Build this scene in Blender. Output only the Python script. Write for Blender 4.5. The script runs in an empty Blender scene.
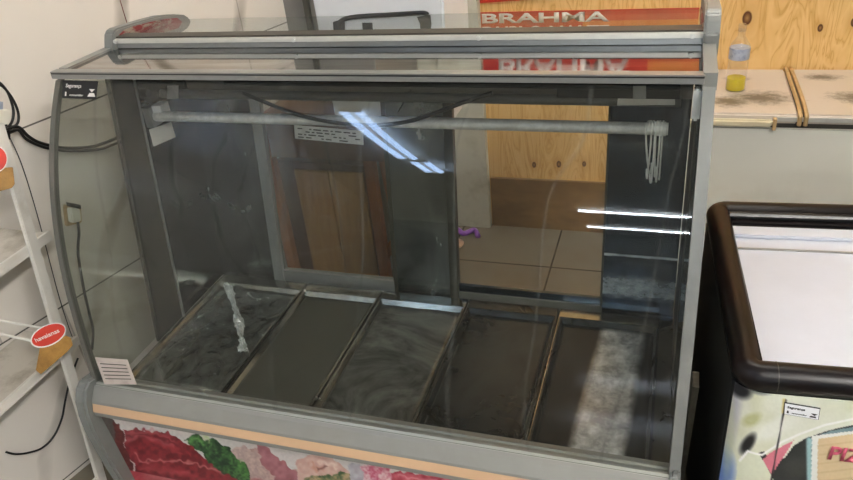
import bpy, bmesh, math, random
import numpy as np
from mathutils import Vector, Matrix
random.seed(4)
SC = bpy.context.scene
COL = SC.collection

# ------------------------------------------------------------------ camera
F, CX, CY = 730.0, 426.5, 240.0
CAM = np.array([1.339, -1.303, 1.683])
_V = np.array([[2276, 180, -730], [264, -460, 730], [-134, -1260, -730.]])
_A = _V / np.linalg.norm(_V, axis=1)[:, None]
_U, _S, _Vt = np.linalg.svd(_A)
R = _U @ _Vt                                  # rows: world axes in camera axes (x right, y down, z forward)

def ray(px, py): return R @ np.array([(px-CX)/F, (py-CY)/F, 1.0])
def hit(px, py, ax, val):                     # point where the sight line meets an axis plane
    r = ray(px, py); t = (val-CAM[ax])/r[ax]; return CAM+t*r
def hitp(px, py, p0, n):
    r = ray(px, py); t = np.dot(np.array(p0)-CAM, n)/np.dot(r, n); return CAM+t*r
def proj(P):                                  # (N,3) -> (N,2), used to lay out printed artwork
    d = (np.asarray(P)-CAM) @ R
    return np.stack([CX+F*d[:, 0]/d[:, 2], CY+F*d[:, 1]/d[:, 2]], 1)

cd = bpy.data.cameras.new('camera'); cam = bpy.data.objects.new('camera', cd); COL.objects.link(cam)
cd.sensor_width = 36.0; cd.lens = F/853*36.0; cd.clip_start = 0.02
M = Matrix.Identity(4)
for i in range(3):
    M[i][0] = R[i, 0]; M[i][1] = -R[i, 1]; M[i][2] = -R[i, 2]; M[i][3] = CAM[i]
cam.matrix_world = M
SC.camera = cam

# ------------------------------------------------------------------ world and exposure
W = bpy.data.worlds.new('world'); SC.world = W; W.use_nodes = True
W.node_tree.nodes['Background'].inputs[0].default_value = (.8, .85, 1, 1)
W.node_tree.nodes['Background'].inputs[1].default_value = 0.3
SC.view_settings.view_transform = 'Standard'; SC.view_settings.look = 'None'
SC.view_settings.gamma = 1; SC.view_settings.use_curve_mapping = False
SC.view_settings.exposure = 1.55
TUBE_POWER = 26.0      # bare tubes deep in the shop
NEAR_POWER = 5.5      # wide bluish tubes over the aisle
FILL_POWER = 66.0      # added fill lamp, unseen, right of the camera
BACK_POWER = 19.0

# ------------------------------------------------------------------ materials
def lin(c):
    r = []
    for v in c[:3]:
        v = v/255.0
        r.append(v/12.92 if v <= .04045 else ((v+.055)/1.055)**2.4)
    return (*r, 1.0)

class NT:
    def __init__(s, name):
        s.m = bpy.data.materials.new(name); s.m.use_nodes = True
        s.t = s.m.node_tree; s.t.nodes.clear()
        s.out = s.n('ShaderNodeOutputMaterial')
    def n(s, typ, **kw):
        x = s.t.nodes.new(typ)
        for k, v in kw.items():
            if k.startswith('i_'): x.inputs[int(k[2:])].default_value = v
            else: setattr(x, k, v)
        return x
    def l(s, a, b): s.t.links.new(a, b)
    def math(s, op, a, b=None, c=None, clamp=False):
        x = s.n('ShaderNodeMath', operation=op); x.use_clamp = clamp
        for i, v in enumerate((a, b, c)):
            if v is None: continue
            if hasattr(v, 'links'): s.l(v, x.inputs[i])
            else: x.inputs[i].default_value = v
        return x.outputs[0]
    def coords(s, scale=(1, 1, 1), loc=(0, 0, 0)):
        g = s.n('ShaderNodeNewGeometry'); mp = s.n('ShaderNodeMapping')
        mp.inputs['Scale'].default_value = scale; mp.inputs['Location'].default_value = loc
        s.l(g.outputs['Position'], mp.inputs['Vector']); return mp.outputs[0]
    def noise(s, vec, scale, detail=4, rough=.6, dist=0.0):
        x = s.n('ShaderNodeTexNoise'); x.inputs['Scale'].default_value = scale
        x.inputs['Detail'].default_value = detail; x.inputs['Roughness'].default_value = rough
        x.inputs['Distortion'].default_value = dist
        s.l(vec, x.inputs['Vector']); return x.outputs['Fac']
    def ramp(s, fac, stops, interp='LINEAR'):
        x = s.n('ShaderNodeValToRGB'); x.color_ramp.interpolation = interp
        e = x.color_ramp.elements
        while len(e) < len(stops): e.new(.5)
        for i, (p, c) in enumerate(stops): e[i].position = p; e[i].color = c
        s.l(fac, x.inputs[0]); return x.outputs[0]
    def mix(s, fac, a, b):
        x = s.n('ShaderNodeMix', data_type='RGBA')
        if hasattr(fac, 'links'): s.l(fac, x.inputs[0])
        else: x.inputs[0].default_value = fac
        for i, v in ((6, a), (7, b)):
            if hasattr(v, 'links'): s.l(v, x.inputs[i])
            else: x.inputs[i].default_value = v
        return x.outputs[2]
    def bsdf(s, col, rough=.5, metal=0.0, spec=.5, bump=None, bstr=.2, bdist=.002):
        b = s.n('ShaderNodeBsdfPrincipled')
        for nm, v in (('Base Color', col), ('Roughness', rough), ('Metallic', metal), ('Specular IOR Level', spec)):
            if hasattr(v, 'links'): s.l(v, b.inputs[nm])
            else: b.inputs[nm].default_value = v
        if bump is not None:
            bp = s.n('ShaderNodeBump'); bp.inputs['Strength'].default_value = bstr; bp.inputs['Distance'].default_value = bdist
            s.l(bump, bp.inputs['Height']); s.l(bp.outputs[0], b.inputs['Normal'])
        s.l(b.outputs[0], s.out.inputs[0]); return b

def simple(name, c, rough=.5, metal=0.0, var=.12, scale=12, spec=.5):
    t = NT(name); v = t.coords(); n = t.noise(v, scale)
    a = lin(c); lo = tuple(x*(1-var) for x in a[:3])+(1,); hi = tuple(min(1, x*(1+var)) for x in a[:3])+(1,)
    t.bsdf(t.ramp(n, [(.3, lo), (.7, hi)]), rough, metal, spec); return t.m

def dirty(name, c, d, rough=.5, scale=6, lo=.5, hi=.7, stretch=(1, 1, 1)):
    t = NT(name); v = t.coords(stretch); n = t.noise(v, scale, 8, .7)
    t.bsdf(t.ramp(n, [(lo, lin(c)), (hi, lin(d))]), rough); return t.m

def steel(name, c, r0=.18, r1=.45, scale=9, stretch=(1, 1, 1), bump=.15, c2=None, bdist=.002, metal=1.0, dist=.6):
    t = NT(name); v = t.coords(stretch)
    n = t.noise(v, scale, 6, .65, dist); n2 = t.noise(v, scale*.35, 3, .5, 1.2)
    a = lin(c); b = lin(c2) if c2 else tuple(x*.6 for x in a[:3])+(1,)
    rr = t.n('ShaderNodeMapRange'); t.l(n, rr.inputs[0]); rr.inputs[1].default_value = .35; rr.inputs[2].default_value = .7
    rr.inputs[3].default_value = r0; rr.inputs[4].default_value = r1
    t.bsdf(t.ramp(n, [(.35, b), (.65, a)]), rr.outputs[0], metal, bump=n2, bstr=bump, bdist=bdist); return t.m

def pane(name, tint, dirt=.05, dcol=(150, 150, 140), scratch=0.25, refl=.05, glance=.75):
    # clear sheet: transmits, mirrors at glancing angles, carries a haze of grime and wipe marks
    t = NT(name)
    lw = t.n('ShaderNodeLayerWeight'); lw.inputs[0].default_value = .5
    f5 = t.math('POWER', lw.outputs['Facing'], 4.0)
    fac = t.math('MULTIPLY_ADD', f5, glance, refl, clamp=True)
    tr = t.n('ShaderNodeBsdfTransparent'); tr.inputs[0].default_value = (*tint, 1)
    gl = t.n('ShaderNodeBsdfGlossy'); gl.inputs['Roughness'].default_value = .015; gl.inputs[0].default_value = (.95, .97, 1, 1)
    m1 = t.n('ShaderNodeMixShader'); t.l(fac, m1.inputs[0]); t.l(tr.outputs[0], m1.inputs[1]); t.l(gl.outputs[0], m1.inputs[2])
    v = t.coords((1, 1, 1)); n = t.noise(v, 3.2, 6, .6, 2.5)
    nv = t.coords((1.3, 1, .5)); w = t.n('ShaderNodeTexWave'); w.inputs['Scale'].default_value = 1.1; w.inputs['Distortion'].default_value = 16
    w.inputs['Detail'].default_value = 3; w.inputs['Detail Scale'].default_value = .7; t.l(nv, w.inputs['Vector'])
    line = t.math('POWER', w.outputs['Fac'], 400.0)
    d = t.math('MULTIPLY_ADD', line, scratch*dirt*4, t.math('MULTIPLY', n, dirt*2), clamp=True)
    df = t.n('ShaderNodeBsdfDiffuse'); df.inputs[0].default_value = lin(dcol)
    m2 = t.n('ShaderNodeMixShader'); t.l(d, m2.inputs[0]); t.l(m1.outputs[0], m2.inputs[1]); t.l(df.outputs[0], m2.inputs[2])
    t.l(m2.outputs[0], t.out.inputs[0]); return t.m

def emis(name, c, s):
    t = NT(name); e = t.n('ShaderNodeEmission'); e.inputs[0].default_value = c; e.inputs[1].default_value = s
    t.l(e.outputs[0], t.out.inputs[0]); return t.m

def vcol(name, rough=.35, spec=.5):
    t = NT(name); a = t.n('ShaderNodeVertexColor'); a.layer_name = 'print'
    t.bsdf(a.outputs[0], rough, 0, spec); return t.m

MT = {}
def build_mats():
    # marble-look wall tiles
    t = NT('marble_tile'); g = t.n('ShaderNodeNewGeometry'); sep = t.n('ShaderNodeSeparateXYZ'); t.l(g.outputs['Position'], sep.inputs[0])
    z = sep.outputs[2]; s_ = t.math('DIVIDE', t.math('SUBTRACT', sep.outputs[1], 1.6), math.cos(WTH))
    fz = t.math('FRACT', t.math('DIVIDE', t.math('ADD', z, -.540+.524*4+.262), .524))
    fs = t.math('FRACT', t.math('DIVIDE', t.math('ADD', t.math('ADD', s_, t.math('MULTIPLY', t.math('GREATER_THAN', z, .54), -.94)), 1.63+1.13*9+.565), 1.13))
    gz = t.math('LESS_THAN', t.math('ABSOLUTE', t.math('SUBTRACT', fz, .5)), .0045)
    gs = t.math('LESS_THAN', t.math('ABSOLUTE', t.math('SUBTRACT', fs, .5)), .0022)
    grout = t.math('MAXIMUM', t.math('MULTIPLY', gz, .85), t.math('MULTIPLY', gs, .35))
    v = t.coords((1, 1, 1)); n = t.noise(v, 1.1, 5, .55, 1.0)
    cx = t.n('ShaderNodeCombineXYZ'); t.l(t.math('SUBTRACT', s_, t.math('MULTIPLY', z, .62)), cx.inputs[0]); t.l(t.math('MULTIPLY', z, 1.0), cx.inputs[1])
    wv = t.n('ShaderNodeTexWave'); wv.inputs['Scale'].default_value = .62; wv.inputs['Distortion'].default_value = 3.2; wv.inputs['Detail'].default_value = 4
    wv.inputs['Detail Scale'].default_value = 2.2; wv.inputs['Phase Offset'].default_value = 1.2; t.l(cx.outputs[0], wv.inputs['Vector'])
    vm = t.ramp(wv.outputs['Fac'], [(.95, (0, 0, 0, 1)), (.999, (1, 1, 1, 1))])
    n2 = t.noise(v, 2.3, 3); vm2 = t.math('MULTIPLY', vm, t.math('MULTIPLY', t.math('SUBTRACT', n2, .33), 3.6, clamp=True), clamp=True)
    c = t.mix(vm2, lin((236, 229, 219)), lin((160, 152, 140)))
    n3 = t.noise(v, 1.5, 3); c = t.mix(t.math('MULTIPLY', n3, .25), c, lin((200, 190, 176)))
    c = t.mix(grout, c, lin((60, 55, 48)))
    t.bsdf(c, .22, 0, .4); MT['tile'] = t.m
    # knotty plywood
    t = NT('plywood'); v = t.coords((1, 1, 1)); g = t.n('ShaderNodeNewGeometry')
    vw = t.coords((2.4, 1, .42)); w = t.noise(vw, 4.2, 3, .5, 1.8)
    bands = t.math('FRACT', t.math('MULTIPLY', w, 7.0))
    c = t.ramp(bands, [(0.0, lin((206, 156, 84))), (.16, lin((232, 190, 122))), (.7, lin((240, 202, 138))), (1.0, lin((220, 172, 100)))])
    n = t.noise(t.coords((1.5, 1, .3)), 2.5, 4); c = t.mix(t.math('MULTIPLY', n, .5), c, lin((226, 178, 108)))
    vn = t.n('ShaderNodeVectorMath', operation='ADD')
    for (kx, kz, r) in [(.797, .312, .013), (.905, .32, .015), (1.013, .326, .012), (1.587, .934, .024), (1.832, .895, .013), (1.936, .914, .016),
                        (1.25, 1.3, .02), (2.3, 1.2, .02), (2.6, .95, .016), (1.9, 1.5, .02), (.8, 1.45, .015)]:
        d = t.n('ShaderNodeVectorMath', operation='DISTANCE'); sc = t.n('ShaderNodeVectorMath', operation='MULTIPLY'); sc.inputs[1].default_value = (1.35, 0, .85)
        t.l(g.outputs['Position'], sc.inputs[0]); t.l(sc.outputs[0], d.inputs[0]); d.inputs[1].default_value = (kx*1.35, 0, kz*.85)
        dd = t.math('DIVIDE', d.outputs['Value'], r)
        k = t.ramp(dd, [(.0, (.5, .5, .5, 1)), (.55, (.9, .9, .9, 1)), (.8, (1, 1, 1, 1)), (1.0, (0, 0, 0, 1))])
        halo = t.ramp(t.math('DIVIDE', dd, 3.4), [(.28, (.5, .5, .5, 1)), (1.0, (0, 0, 0, 1))])
        c = t.mix(halo, c, lin((205, 152, 80))); c = t.mix(k, c, lin((86, 44, 20)))
    t.bsdf(c, .42, 0, .4); MT['ply'] = t.m
    # glossy beige floor tiles
    t = NT('floor_tile'); b = t.n('ShaderNodeTexBrick'); b.offset = 0; b.inputs['Scale'].default_value = 1
    b.inputs['Brick Width'].default_value = .45; b.inputs['Row Height'].default_value = .45; b.inputs['Mortar Size'].default_value = .004
    b.inputs['Color1'].default_value = lin((132, 124, 108)); b.inputs['Color2'].default_value = lin((126, 118, 103)); b.inputs['Mortar'].default_value = lin((62, 54, 44))
    t.l(t.coords((1, 1, 1), (-.02, .08, 0)), b.inputs['Vector']); n = t.noise(t.coords(), 4, 6, .6)
    c = t.mix(t.ramp(n, [(.45, (0, 0, 0, 1)), (.75, (.6, .6, .6, 1))]), b.outputs[0], lin((120, 104, 82)))
    t.bsdf(c, .12, 0, .5); MT['floor'] = t.m
    MT['paint'] = simple('grey_wall_paint', (150, 152, 150), .7, var=.04, scale=2)
    MT['ceil'] = simple('white_ceiling_paint', (220, 218, 212), .8, var=.03, scale=2)
    MT['white_col'] = dirty('white_column_paint', (214, 212, 196), (176, 170, 150), .6, 8, .5, .8)
    MT['grey_door'] = simple('grey_door_paint', (150, 148, 142), .5, var=.06)
    MT['grey'] = simple('grey_plastic', (122, 124, 121), .42, var=.05, scale=30)
    MT['grey_dark'] = simple('dark_grey_plastic', (96, 95, 88), .42, var=.06)
    MT['pillar'] = steel('dull_grey_pillar', (74, 72, 60), .35, .5, 20, metal=.5)
    MT['alu'] = simple('aluminium_profile', (154, 156, 154), .34, .65, var=.06, scale=25)
    MT['alu_light'] = simple('pale_aluminium_rail', (214, 212, 204), .4, .3, var=.05, scale=40)
    MT['steel_dark'] = steel('dull_stainless_sheet', (116, 120, 118), .05, .2, 5, (1, 1, .5), .03, (64, 68, 66))
    MT['steel_mid'] = steel('mid_grey_stainless_panel', (158, 162, 158), .12, .32, 5, (1, 1, .5), .05, (84, 88, 84), metal=.9, dist=1.5)
    MT['steel_mirror'] = steel('polished_top_steel', (176, 176, 174), .03, .09, 8, (.5, 3, 1), .02)
    MT['steel_blue'] = steel('bluish_stainless_panel', (104, 118, 136), .12, .30, 5, (1, 1, .5), .08, (48, 56, 66))
    t = NT('bluish_panel_painted_reflections'); v = t.coords(); n = t.noise(v, 9, 5, .6, .8); n2 = t.noise(t.coords((1, 1, 1.6)), 26, 8, .75)
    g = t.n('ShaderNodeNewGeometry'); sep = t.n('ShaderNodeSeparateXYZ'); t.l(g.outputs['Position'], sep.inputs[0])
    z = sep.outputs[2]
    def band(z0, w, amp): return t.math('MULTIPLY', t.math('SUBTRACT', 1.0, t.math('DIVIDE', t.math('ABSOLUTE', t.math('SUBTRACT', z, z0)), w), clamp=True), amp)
    m = t.math('ADD', t.math('ADD', band(.632, .009, .62), band(.560, .06, .34)), t.math('ADD', band(.520, .05, .30), band(.93, .09, .30)))  # pale bands and blotches painted in for reflections in the steel
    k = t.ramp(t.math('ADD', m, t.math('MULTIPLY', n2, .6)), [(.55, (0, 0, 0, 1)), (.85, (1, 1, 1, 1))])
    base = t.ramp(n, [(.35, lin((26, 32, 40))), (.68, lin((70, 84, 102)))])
    t.bsdf(t.mix(k, base, lin((205, 212, 214))), t.math('MULTIPLY_ADD', k, .3, .16), t.math('MULTIPLY_ADD', k, -.5, .95)); MT['panel_reflections'] = t.m
    MT['tray'] = steel('worn_tray_steel', (56, 61, 62), .22, .42, 5, (1, 1, 1), .12, (20, 24, 25), metal=.7, dist=1.5)
    MT['tray_matte'] = steel('scuffed_matte_tray_steel', (94, 94, 84), .5, .7, 7, (1, 1, 1), .1, (86, 86, 76), metal=.6)
    MT['tray_bumpy'] = steel('crumpled_shiny_tray_steel', (150, 155, 150), .12, .3, 9, (1, 1, 1), .6, (44, 47, 45), .02, metal=.65, dist=2.0)
    MT['tray_swirl'] = steel('stained_tray_steel', (134, 136, 130), .30, .5, 5, (1, 1, 1), .15, (54, 56, 52), metal=.6, dist=2.2)
    MT['tray_rim'] = steel('tray_rim_steel', (176, 176, 168), .14, .28, 14, (1, 1, 1), .1)
    # last tray: white scuffed band down the middle
    t = NT('scratched_tray_steel'); v = t.coords(); n = t.noise(v, 34, 8, .6, .2); n2 = t.noise(v, 5, 4)
    g = t.n('ShaderNodeNewGeometry'); sep = t.n('ShaderNodeSeparateXYZ'); t.l(g.outputs['Position'], sep.inputs[0])
    q = t.math('ABSOLUTE', t.math('SUBTRACT', sep.outputs[0], t.math('MULTIPLY_ADD', sep.outputs[1], .06, 1.252))); band = t.ramp(t.math('ADD', q, t.math('MULTIPLY', n2, .02)), [(.055, (1, 1, 1, 1)), (.075, (0, 0, 0, 1))])
    mk = t.math('MULTIPLY', band, t.ramp(n, [(.38, (.42, .42, .42, 1)), (.66, (1, 1, 1, 1))]))
    c = t.mix(mk, lin((26, 30, 33)), lin((232, 235, 234)))
    t.bsdf(c, t.math('MULTIPLY_ADD', mk, .25, .28), t.math('MULTIPLY_ADD', mk, -.5, .8), bump=n2, bstr=.2); MT['tray_scr'] = t.m
    MT['deck'] = steel('dark_deck_steel', (90, 90, 84), .25, .4, 9)
    MT['galv'] = steel('galvanised_pipe', (232, 232, 226), .4, .6, 40, (1, 1, 1), .1, (200, 200, 194), metal=.3)
    MT['chrome'] = simple('chrome_wire', (236, 236, 232), .3, .3, var=.02)
    MT['black'] = simple('black_rubber', (18, 18, 19), .35, var=.2)
    MT['black_matte'] = simple('black_strap', (20, 22, 26), .7, var=.2)
    MT['cable'] = simple('black_cable', (22, 21, 20), .45, var=.2)
    MT['gasket'] = simple('dark_gasket', (60, 57, 50), .5, var=.1)
    t = NT('slotted_grille'); w = t.n('ShaderNodeTexWave'); w.inputs['Scale'].default_value = 14; w.inputs['Distortion'].default_value = 1.5; t.l(t.coords(), w.inputs['Vector'])
    t.bsdf(t.ramp(w.outputs['Fac'], [(.6, lin((30, 28, 25))), (.85, lin((120, 114, 100)))]), .5); MT['grille'] = t.m
    MT['orange'] = simple('faded_orange_strip', (216, 178, 142), .5, var=.05, scale=8)
    MT['bumper'] = simple('warm_grey_bumper', (138, 137, 131), .4, var=.04, scale=20)
    MT['bumper_light'] = simple('light_bumper_ridge', (156, 156, 148), .35, .2, var=.04, scale=30)
    MT['red'] = dirty('worn_red_insert', (128, 42, 46), (150, 140, 126), .5, 26, .5, .6, (1, 1, 3))
    MT['freezer_white'] = dirty('off_white_freezer_enamel', (236, 234, 222), (222, 218, 204), .4, 3, .5, .8)
    t = NT('grimy_freezer_lid'); v = t.coords((1, 1.6, 1)); n = t.noise(v, 34, 10, .85, .3)
    g = t.n('ShaderNodeNewGeometry'); m = None
    for (x, y, r) in [(1.63, 1.28, .16), (1.53, 1.24, .12), (1.93, 1.30, .13), (1.85, 1.5, .09), (2.02, 1.3, .1), (1.57, 1.48, .06)]:
        sc = t.n('ShaderNodeVectorMath', operation='MULTIPLY'); sc.inputs[1].default_value = (1, 1.5, 0); t.l(g.outputs['Position'], sc.inputs[0])
        d = t.n('ShaderNodeVectorMath', operation='DISTANCE'); t.l(sc.outputs[0], d.inputs[0]); d.inputs[1].default_value = (x, y*1.5, 0)
        k = t.math('SUBTRACT', 1.0, t.math('DIVIDE', d.outputs['Value'], r), clamp=True); m = k if m is None else t.math('MAXIMUM', m, k)
    k = t.ramp(t.math('ADD', t.math('MULTIPLY', m, .45), n), [(.60, (0, 0, 0, 1)), (.86, (1, 1, 1, 1))])
    t.bsdf(t.mix(k, lin((208, 196, 182)), lin((118, 106, 90))), .45); MT['lid'] = t.m
    MT['cream'] = simple('yellowed_cream_plastic', (216, 204, 172), .45, var=.08)
    MT['tan'] = simple('yellowed_seal', (196, 164, 116), .5, var=.12, scale=20)
    MT['ice_white'] = dirty('smooth_white_lid_plastic', (206, 210, 222), (196, 200, 212), .22, 3, .4, .8)
    t = NT('scuffed_black_bumper'); n = t.noise(t.coords(), 60, 6, .7); n1 = t.noise(t.coords(), 12, 4, .6)
    c = t.mix(t.ramp(n1, [(.4, (0, 0, 0, 1)), (.7, (1, 1, 1, 1))]), lin((7, 7, 9)), lin((22, 12, 13)))
    t.bsdf(t.mix(t.ramp(n, [(.68, (0, 0, 0, 1)), (.74, (.4, .4, .4, 1))]), c, lin((120, 105, 100))), .36, 0, .3); MT['bumper_black'] = t.m
    MT['dark_side'] = dirty('dark_grimy_freezer_side', (40, 40, 38), (22, 22, 21), .6, 8, .4, .7)
    MT['dark_strip'] = dirty('added_dark_strip', (150, 116, 70), (112, 84, 50), .3, 6, .35, .7, (1, 1, 2))
    MT['film'] = steel('film_painted_highlights', (246, 250, 248), .08, .25, 30, (1, 1, 1), 1.0, (170, 176, 172), .01, metal=.3)  # near-white colour stands in for highlights on the clear film
    MT['brown_wood'] = dirty('brown_stained_wood', (118, 76, 40), (84, 52, 28), .55, 5, .35, .7, (6, 1, .6))
    MT['box_wood'] = dirty('light_brown_board', (196, 150, 88), (168, 122, 68), .6, 5, .35, .7, (6, 1, .6))
    MT['orange_wood'] = dirty('orange_brown_wood', (176, 106, 48), (140, 80, 36), .5, 6, .35, .7, (6, 6, .6))
    MT['foam'] = simple('white_foam', (244, 246, 248), .8, var=.03, scale=6)
    MT['rack_white'] = dirty('white_enamelled_steel', (226, 222, 214), (196, 188, 174), .35, 10, .55, .8)
    MT['rack_shelf'] = dirty('dusty_shelf_steel', (206, 200, 188), (140, 128, 108), .5, 8, .45, .75)
    MT['tag_red'] = simple('red_tag_card', (206, 58, 40), .4, var=.05)
    MT['tag_gold'] = dirty('golden_brown_card', (172, 128, 60), (120, 84, 34), .4, 14, .4, .7)
    MT['white_ink'] = simple('white_ink', (240, 236, 230), .5, var=.02)
    MT['black_ink'] = simple('black_ink', (20, 20, 22), .5, var=.02)
    MT['paper'] = dirty('white_paper_label', (246, 244, 236), (220, 214, 204), .6, 30, .5, .75)
    MT['pink_paper'] = dirty('pinkish_paper_label', (214, 200, 190), (190, 172, 162), .6, 30, .5, .75)
    MT['pink_ink'] = simple('pink_ink', (206, 92, 116), .5, var=.03)
    MT['banner_red'] = dirty('red_vinyl_banner', (206, 62, 42), (190, 46, 34), .3, 5, .4, .7)
    MT['banner_glare'] = dirty('orange_glare_stripe', (226, 138, 62), (206, 96, 44), .3, 5, .4, .7)
    MT['liquid'] = simple('yellow_detergent', (226, 204, 20), .2, var=.1)
    MT['label_blue'] = dirty('pale_blue_bottle_label', (176, 184, 200), (120, 130, 158), .4, 40, .45, .7)
    MT['socket'] = simple('ivory_socket_plastic', (236, 232, 218), .4, var=.04)
    MT['purple'] = simple('purple_plastic_film', (150, 90, 190), .3, var=.3, scale=60)
    MT['peach'] = simple('peach_plastic_wrap', (220, 180, 150), .3, var=.2, scale=60)
    MT['beige_wood'] = dirty('grimy_beige_slat', (104, 98, 84), (60, 56, 46), .6, 12, .4, .7, (4, 4, 1))
    MT['thread'] = simple('dark_red_thread', (120, 50, 50), .7)
    MT['front_glass'] = pane('front_glass', (.93, .94, .93), .011, (150, 152, 144), 1.6, .03)
    MT['side_glass'] = pane('side_glass', (.87, .885, .855), .03, (130, 130, 118), .2, .03)
    MT['door_glass'] = pane('sliding_glass', (.88, .89, .86), .03, (130, 126, 110), 1.0, .03)
    MT['shelf_glass'] = pane('shelf_glass', (.86, .88, .88), .03, (150, 150, 146), .2, .02, .25)
    MT['clear'] = pane('clear_bottle_plastic', (.97, .97, .97), .05, (220, 215, 200), .1, .05)
    MT['tube'] = emis('lit_tube', (.80, .90, 1.0, 1), TUBE_POWER)
    MT['tube_near'] = emis('lit_bluish_tube', (.50, .68, 1.0, 1), NEAR_POWER)
    MT['tube_fill'] = emis('added_fill_tube', (1.0, .975, .94, 1), FILL_POWER)
    MT['tube_back'] = emis('lit_warm_tube', (1.0, .95, .88, 1), BACK_POWER)
    MT['print_meat'] = vcol('printed_meat_vinyl', .35)
    MT['print_pizza'] = vcol('printed_pizza_vinyl', .35)

# ------------------------------------------------------------------ mesh helpers
class MB:
    def __init__(s): s.b = bmesh.new()
    def box(s, x0, x1, y0, y1, z0, z1):
        v = [s.b.verts.new(p) for p in ((x0,y0,z0),(x1,y0,z0),(x1,y1,z0),(x0,y1,z0),(x0,y0,z1),(x1,y0,z1),(x1,y1,z1),(x0,y1,z1))]
        for f in ((0,3,2,1),(4,5,6,7),(0,1,5,4),(1,2,6,5),(2,3,7,6),(3,0,4,7)): s.b.faces.new([v[i] for i in f])
        return s
    def slab(s, pts, d):                    # polygon of 3-D points pushed along vector d
        d = Vector(d); a = [s.b.verts.new(Vector(p)) for p in pts]; c = [s.b.verts.new(Vector(p)+d) for p in pts]
        s.b.faces.new(a); s.b.faces.new(c[::-1]); n = len(a)
        for i in range(n): s.b.faces.new((a[i], c[i], c[(i+1) % n], a[(i+1) % n]))
        return s
    def sheet(s, prof, x0, x1, th, nx=1):    # profile of (y,z) points swept along X, given thickness
        n = len(prof); off = []
        for i in range(n):
            a = Vector(prof[max(i-1, 0)]); b = Vector(prof[min(i+1, n-1)]); t = (b-a).normalized()
            off.append((prof[i][0]+t.y*th, prof[i][1]-t.x*th))
        rows = []
        for k in range(nx+1):
            x = x0+(x1-x0)*k/nx
            rows.append([s.b.verts.new((x, p[0], p[1])) for p in prof]+[s.b.verts.new((x, p[0], p[1])) for p in off[::-1]])
        m = 2*n
        for k in range(nx):
            for i in range(m): s.b.faces.new((rows[k][i], rows[k][(i+1) % m], rows[k+1][(i+1) % m], rows[k+1][i]))
        for r in (rows[0], rows[-1]):
            for i in range(n-1): s.b.faces.new((r[i], r[i+1], r[m-2-i], r[m-1-i]))
        return s
    def tube(s, pts, r, seg=10, closed=False):
        P = [Vector(p) for p in pts]; rings = []; n = len(P); up = None
        for i, p in enumerate(P):
            if closed: t = (P[(i+1) % n]-P[i-1]).normalized()
            else: t = (P[min(i+1, n-1)]-P[max(i-1, 0)]).normalized()
            if up is None: up = Vector((0, 0, 1)) if abs(t.z) < .9 else Vector((0, 1, 0))
            a = (up-t*up.dot(t)).normalized(); b = t.cross(a); up = a
            rr = r[i] if isinstance(r, (list, tuple)) else r
            rings.append([s.b.verts.new(p+a*math.cos(2*math.pi*k/seg)*rr+b*math.sin(2*math.pi*k/seg)*rr) for k in range(seg)])
        for i in range(n if closed else n-1):
            A, B = rings[i], rings[(i+1) % n]
            for k in range(seg): s.b.faces.new((A[k], A[(k+1) % seg], B[(k+1) % seg], B[k]))
        if not closed: s.b.faces.new(rings[0][::-1]); s.b.faces.new(rings[-1])
        return s
    def lathe(s, prof, c, seg=24):           # prof of (r,z)
        rings = [[s.b.verts.new((c[0]+r*math.cos(2*math.pi*k/seg), c[1]+r*math.sin(2*math.pi*k/seg), c[2]+z)) for k in range(seg)] for r, z in prof]
        for A, B in zip(rings, rings[1:]):
            for k in range(seg): s.b.faces.new((A[k], A[(k+1) % seg], B[(k+1) % seg], B[k]))
        s.b.faces.new(rings[0][::-1]); s.b.faces.new(rings[-1]); return s
    def build(s, name, m, parent=None, smooth=False, bevel=0.0, seg=2):
        bmesh.ops.recalc_face_normals(s.b, faces=s.b.faces)
        if bevel > 0:
            es = [e for e in s.b.edges if len(e.link_faces) == 2 and e.calc_face_angle(0) > .5]
            bmesh.ops.bevel(s.b, geom=es, offset=bevel, segments=seg, affect='EDGES', clamp_overlap=True)
        me = bpy.data.meshes.new(name); off = -Vector(wpos(parent)) if parent else None
        cen = Vector((0, 0, 0))
        if parent is None:
            vs = [v.co for v in s.b.verts]; cen = sum(vs, Vector())/len(vs); cen.z = min(v.z for v in vs); off = -cen
        bmesh.ops.translate(s.b, vec=off, verts=s.b.verts)
        s.b.to_mesh(me); s.b.free(); me.materials.append(MT[m])
        if smooth:
            for p in me.polygons: p.use_smooth = True
            if smooth == 'auto':
                me.set_sharp_from_angle(angle=.6)
        o = bpy.data.objects.new(name, me); COL.objects.link(o)
        if parent: o.parent = parent
        else: o.location = cen
        return o

def wpos(o):
    p = Vector((0, 0, 0))
    while o is not None: p += o.location; o = o.parent
    return p

def tag(o, label, cat, group=None, kind=None):
    if label: o['label'] = label
    if cat: o['category'] = cat
    if group: o['group'] = group
    if kind: o['kind'] = kind
    return o
def thing(name, label, cat, loc, group=None):
    o = bpy.data.objects.new(name, None); COL.objects.link(o); o.location = loc; o.empty_display_size = .1
    return tag(o, label, cat, group)
def struct(name, mb, m): o = mb.build(name, m); o['kind'] = 'structure'; return o
def part_label(o, label): o['label'] = label; return o

def catmull(P, n=8):
    P = [Vector(p) for p in P]; out = []
    for i in range(len(P)-1):
        p0, p1, p2, p3 = P[max(i-1, 0)], P[i], P[i+1], P[min(i+2, len(P)-1)]
        for k in range(n):
            t = k/n
            out.append(.5*((2*p1)+(p2-p0)*t+(2*p0-5*p1+4*p2-p3)*t*t+(3*p1-p0-3*p2+p3)*t**3))
    out.append(P[-1]); return out

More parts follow.
